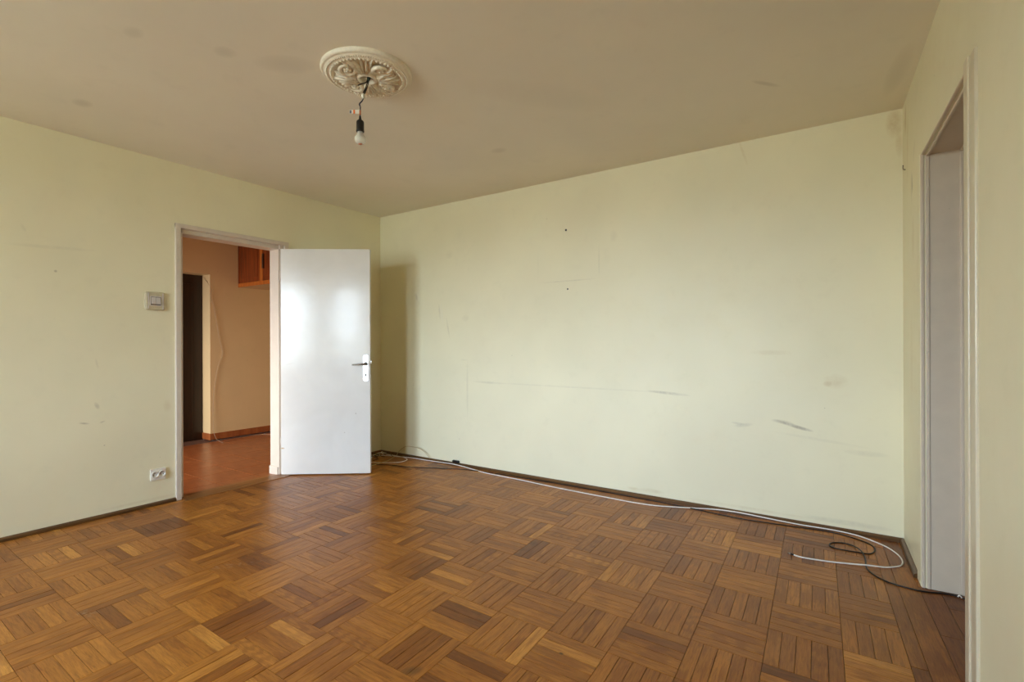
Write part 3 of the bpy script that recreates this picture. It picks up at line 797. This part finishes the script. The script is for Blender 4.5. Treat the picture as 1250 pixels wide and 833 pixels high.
kid(MB().lathe([(.001, 2.320), (.0045, 2.319), (.006, 2.306), (.0085, 2.300), (.0165, 2.294), (.0185, 2.287), (.0188, 2.248), (.0200, 2.243), (.0190, 2.239), (.001, 2.239)], 32, T=hl), 'lamp_holder', M_black, pend)
kid(MB().lathe([(.0135, 2.241), (.0140, 2.233), (.0185, 2.224), (.0245, 2.215), (.0276, 2.205), (.0268, 2.194), (.0215, 2.184), (.0130, 2.1795), (.0005, 2.1785)], 32, T=hl), 'bulb', M_bulb, pend)
kid(MB().lathe([(.010, 2.1795), (.0095, 2.1775), (.0005, 2.1770)], 20, T=hl), 'bulb_print', M_copper, pend)

# ------------------------------------------------------------------ light switch
sw = empty('light_switch', (XA, 1.582, 1.495)); tag(sw, 'double rocker light switch in a large beige frame beside the hall door', 'light switch')
WX = lambda y, z, x: (XA+x, 1.582+y, 1.495+z)
def rr(w, h, r, bulge=0.0, n=5):
    P = []
    for (sx_, sz_, a0) in ((1, 1, 0), (-1, 1, 90), (-1, -1, 180), (1, -1, 270)):
        for k_ in range(n):
            a = math.radians(a0+90*k_/(n-1)); P.append((sx_*(w/2-r)+r*math.cos(a), sz_*(h/2-r)+r*math.sin(a)))
    if bulge:
        Q = []
        for i, p in enumerate(P):
            Q.append(p); nx = P[(i+1) % len(P)]
            if math.hypot(nx[0]-p[0], nx[1]-p[1]) > w*.4:
                for t in (.25, .5, .75):
                    x = p[0]+(nx[0]-p[0])*t; y = p[1]+(nx[1]-p[1])*t
                    if abs(nx[0]-p[0]) < 1e-4: x += math.copysign(bulge*math.sin(math.pi*t), x)
                    else: y += math.copysign(bulge*.4*math.sin(math.pi*t), y)
                    Q.append((x, y))
        P = Q
    return P
kid(MB().prism(rr(.128, .134, .014, .005), 0, .007, T=WX, inset=.003), 'back_plate', M_swframe, sw)
kid(MB().prism(rr(.118, .128, .012, .004), .006, .014, T=WX, inset=.004), 'frame', M_swframe, sw)
for s_ in (-1, 1):
    kid(MB().prism([(s_*.042, -.058), (s_*.050, -.058), (s_*.050, .058), (s_*.042, .058)][::s_], .012, .0165, T=WX, inset=.0015), 'side_bar', M_swin, sw)
kid(MB().prism(rr(.074, .072, .003), .012, .0165, T=WX, inset=.001), 'inner_frame', M_swin, sw)
kid(MB().prism(rr(.064, .060, .002), .0150, .0167, T=WX), 'rocker_gap', M_hole, sw)
for s_ in (-1, 1):
    c0 = s_*.0148
    V = [(c0-.0140, -.026, .013), (c0+.0140, -.026, .013), (c0+.0140, .027, .013), (c0-.0140, .027, .013), (c0-.0140, -.022, .0255), (c0+.0140, -.022, .0255), (c0+.0140, .027, .0175), (c0-.0140, .027, .0175)]
    kid(MB().add([WX(*v) for v in V], [(0, 3, 2, 1), (4, 5, 6, 7), (0, 1, 5, 4), (1, 2, 6, 5), (2, 3, 7, 6), (3, 0, 4, 7)]), 'rocker', M_swin, sw, .001)

# ------------------------------------------------------------------ wall socket
so = empty('wall_socket', (XA, 1.597, .226)); tag(so, 'white double wall socket low on the left wall', 'socket')
SX = lambda y, z, x: (XA+x, 1.597+y, .226+z)
kid(MB().prism(rr(.098, .083, .004), 0, .010, T=SX, inset=.002), 'cover_plate', M_socket, so)
for s_ in (-1, 1):
    c0 = s_*.0225
    T = lambda a, b_, z: SX(c0+a, b_, z)
    kid(MB().lathe([(.0235, .008), (.0235, .016), (.0215, .018), (.0190, .016), (.0180, .0105), (.0005, .0103)], 28, T=T), 'socket_well', M_socket, so)
    for e_ in (-1, 1):
        kid(MB().lathe([(.0030, .0115), (.0005, .0115)], 10, T=lambda a, b_, z: SX(c0+a+e_*.0085, b_-.002, z)), 'pin_hole', M_hole, so)
    kid(MB().tube([T(0, .010, .0105), T(0, .010, .018)], .0022, 8, sub=1), 'earth_pin', M_metal, so)

# ------------------------------------------------------------------ cables
WC = [(-4.111, 3.53, .008), (-4.09, 3.562, .006), (-4.008, 3.615, .004), (-3.879, 3.640, .004), (-3.768, 3.672, .004), (-3.66, 3.682, .006), (-3.523, 3.682, .006), (-3.413, 3.684, .008), (-3.288, 3.684, .010), (-3.178, 3.684, .013), (-3.087, 3.684, .010), (-2.994, 3.681, .005), (-2.82, 3.64, .004), (-2.665, 3.615, .004), (-2.329, 3.598, .004), (-2.031, 3.57, .004), (-1.705, 3.553, .004), (-1.508, 3.548, .004), (-1.319, 3.542, .004), (-1.149, 3.56, .004), (-.998, 3.615, .004), (-.851, 3.672, .006), (-.76, 3.682, .013), (-.697, 3.686, .016), (-.591, 3.687, .018), (-.459, 3.687, .013), (-.341, 3.687, .009), (-.234, 3.687, .007), (-.134, 3.687, .009), (-.038, 3.686, .009), (.055, 3.675, .005), (.122, 3.632, .004), (.184, 3.571, .004), (.221, 3.504, .004), (.241, 3.439, .004), (.247, 3.375, .004), (.238, 3.316, .004), (.214, 3.28, .004), (.166, 3.24, .004), (.087, 3.204, .009), (.008, 3.184, .005), (-.094, 3.156, .004), (-.2, 3.141, .004), (-.245, 3.152, .004)]
wc = MB().tube(WC, .0038, 10).build('white_cable', M_white)
tag(wc, 'long white coaxial cable curling back on itself by the right doorway', 'cable')
MB().tube([(-.243, 3.1515, .0045), (-.258, 3.158, .0045)], .0045, 10, sub=1).build('plug_collar', M_black, wc)
MB().tube([(-.257, 3.1575, .0045), (-.273, 3.164, .0045)], .0034, 10, sub=1).build('plug_tip', M_metal, wc)
KC = [(-3.86, 3.27, .0035), (-3.78, 3.30, .0035), (-3.628, 3.363, .0035), (-3.501, 3.382, .0035), (-3.365, 3.436, .0035), (-3.24, 3.499, .0035), (-3.127, 3.535, .0035), (-3.047, 3.58, .0035), (-2.928, 3.62, .0035), (-2.64, 3.655, .0035), (-2.288, 3.668, .0035), (-1.971, 3.674, .0035), (-1.547, 3.672, .0035), (-1.164, 3.662, .0035), (-.876, 3.640, .0035), (-.765, 3.622, .0035), (-.578, 3.609, .0035), (-.405, 3.624, .0035), (-.231, 3.646, .0035), (-.133, 3.657, .0035), (-.061, 3.654, .0035), (.009, 3.632, .0035), (.063, 3.603, .0035), (.106, 3.566, .0035), (.13, 3.519, .0035), (.13, 3.467, .0035), (.117, 3.418, .0035), (.095, 3.393, .0035), (.05, 3.388, .0035), (.008, 3.384, .0035), (-.043, 3.383, .0035), (-.077, 3.398, .0035), (-.084, 3.434, .0035), (-.067, 3.472, .0035), (-.022, 3.497, .0035), (.017, 3.488, .0045), (.047, 3.449, .008), (.066, 3.40, .011), (.079, 3.348, .005), (.083, 3.28, .0035), (.083, 3.201, .0032), (.093, 3.144, .0035), (.122, 3.091, .0035), (.157, 3.056, .0035), (.191, 3.039, .0035), (.226, 3.03, .0035), (.276, 3.024, .0035), (.319, 3.030, .0035), (.368, 3.050, .0035), (.416, 3.055, .0035), (.437, 3.048, .0035), (.458, 3.036, .0035), (.52, 2.98, .0035), (.60, 2.92, .0035)]
kc = MB().tube(KC, .0034, 10).build('black_cable', M_rubber)
tag(kc, 'long black cable along the back skirting looping out through the right doorway', 'cable')
tag(MB().tube([(.424, 3.050, .002), (.428, 3.052, .009), (.434, 3.046, .009), (.436, 3.043, .002)], .0028, 8).build('cable_clip', M_socket), 'tiny white clip over the black cable at the right doorway', 'cable clip')
AR = [(-3.905, 3.660, .006), (-3.918, 3.676, .014), (-3.905, 3.680, .035), (-3.885, 3.683, .058), (-3.822, 3.683, .100), (-3.769, 3.683, .116), (-3.686, 3.683, .117), (-3.605, 3.683, .114), (-3.545, 3.683, .092), (-3.496, 3.683, .061), (-3.462, 3.686, .030)]
tag(MB().tube(AR, .0028, 8).build('arched_cable', M_beige), 'stiff beige cable arching up against the back wall near the corner', 'cable')
LPp = [(-4.02, 3.30, .004), (-3.93, 3.32, .004), (-3.786, 3.383, .004), (-3.723, 3.432, .004), (-3.675, 3.483, .004), (-3.671, 3.547, .004), (-3.695, 3.605, .004), (-3.758, 3.641, .004), (-3.836, 3.655, .004), (-3.95, 3.66, .004), (-4.05, 3.65, .006)]
tag(MB().tube(LPp, .0034, 8).build('looped_cable', M_white), 'pale cable making a flat loop on the parquet near the corner', 'cable')
BLp = [(-3.95, 3.12, .004), (-3.86, 3.19, .004), (-3.804, 3.249, .004), (-3.794, 3.357, .010), (-3.811, 3.457, .009), (-3.858, 3.557, .009), (-3.90, 3.62, .004), (-3.97, 3.64, .005)]
tag(MB().tube(BLp, .0030, 8).build('corner_cable', M_beige), 'yellowish cable running from behind the door into the corner', 'cable')
tang = empty('wire_tangle', (-4.0, 3.55, 0)); tag(tang, 'small tangle of stripped black and beige wires in the corner', 'wires')
for k_ in range(14):
    r_ = random.Random(k_+40)
    c0 = Vector((-4.03+r_.uniform(-.06, .08), 3.50+r_.uniform(-.06, .09), .012))
    pts = []; a = r_.uniform(0, 6.28)
    for q in range(6):
        pts.append(c0+Vector((math.cos(a)*.03*q, math.sin(a)*.022*q, .006+.022*math.sin(q*.7+k_)**2*(1 if q < 5 else 0)))); a += r_.uniform(-.6, .6)
    pts = [Vector((max(p.x, XA+.03), min(p.y, YB-.03), p.z)) for p in pts]
    kid(MB().tube(pts, .0030, 7, sub=4), 'wire', (M_rubber, M_beige, M_rubber, M_white, M_rubber)[k_ % 5], tang)
pl = empty('junction_box', (-3.135, YB-.012, .037)); tag(pl, 'small black cable joiner resting on the back skirting', 'cable joiner')
kid(MB().box((-3.17, YB-.024, .025), (-3.10, YB-.002, .050)), 'body', M_black, pl, .005)
kid(MB().box((-3.18, YB-.019, .030), (-3.09, YB-.007, .045)), 'end_collar', M_black, pl, .004)

# ------------------------------------------------------------------ small things on the walls
def wall_plug(x, z, r, label):
    e_ = empty('wall_plug', (x, YB, z)); tag(e_, label, 'wall plug', 'wall plugs on the back wall')
    T = lambda a, b_, d: (x+a, YB-d, z+b_)
    kid(MB().lathe([(r, 0), (r*1.02, .002), (r*.7, .003), (r*.55, .001), (.0003, .0008)], 16, T=T), 'collar', M_greytape, e_)
    kid(MB().lathe([(r*.6, .0031), (.0003, .0031)], 12, T=T), 'hole', M_hole, e_)
    return e_
wall_plug(-1.94, 2.121, .009, 'upper of two small dark wall plugs on the back wall')
wall_plug(-1.926, 1.628, .007, 'lower of two small dark wall plugs on the back wall')
p = RW(YB-3.585, 0, 2.157)
nl = MB().tube([RW(YB-3.60, .002, 2.157), RW(YB-3.585, -.012, 2.157), RW(YB-3.52, -.020, 2.160)], .0028, 8).build('bent_nail', M_darkmetal)
tag(nl, 'bent nail sticking out of the right wall near the back corner', 'nail')
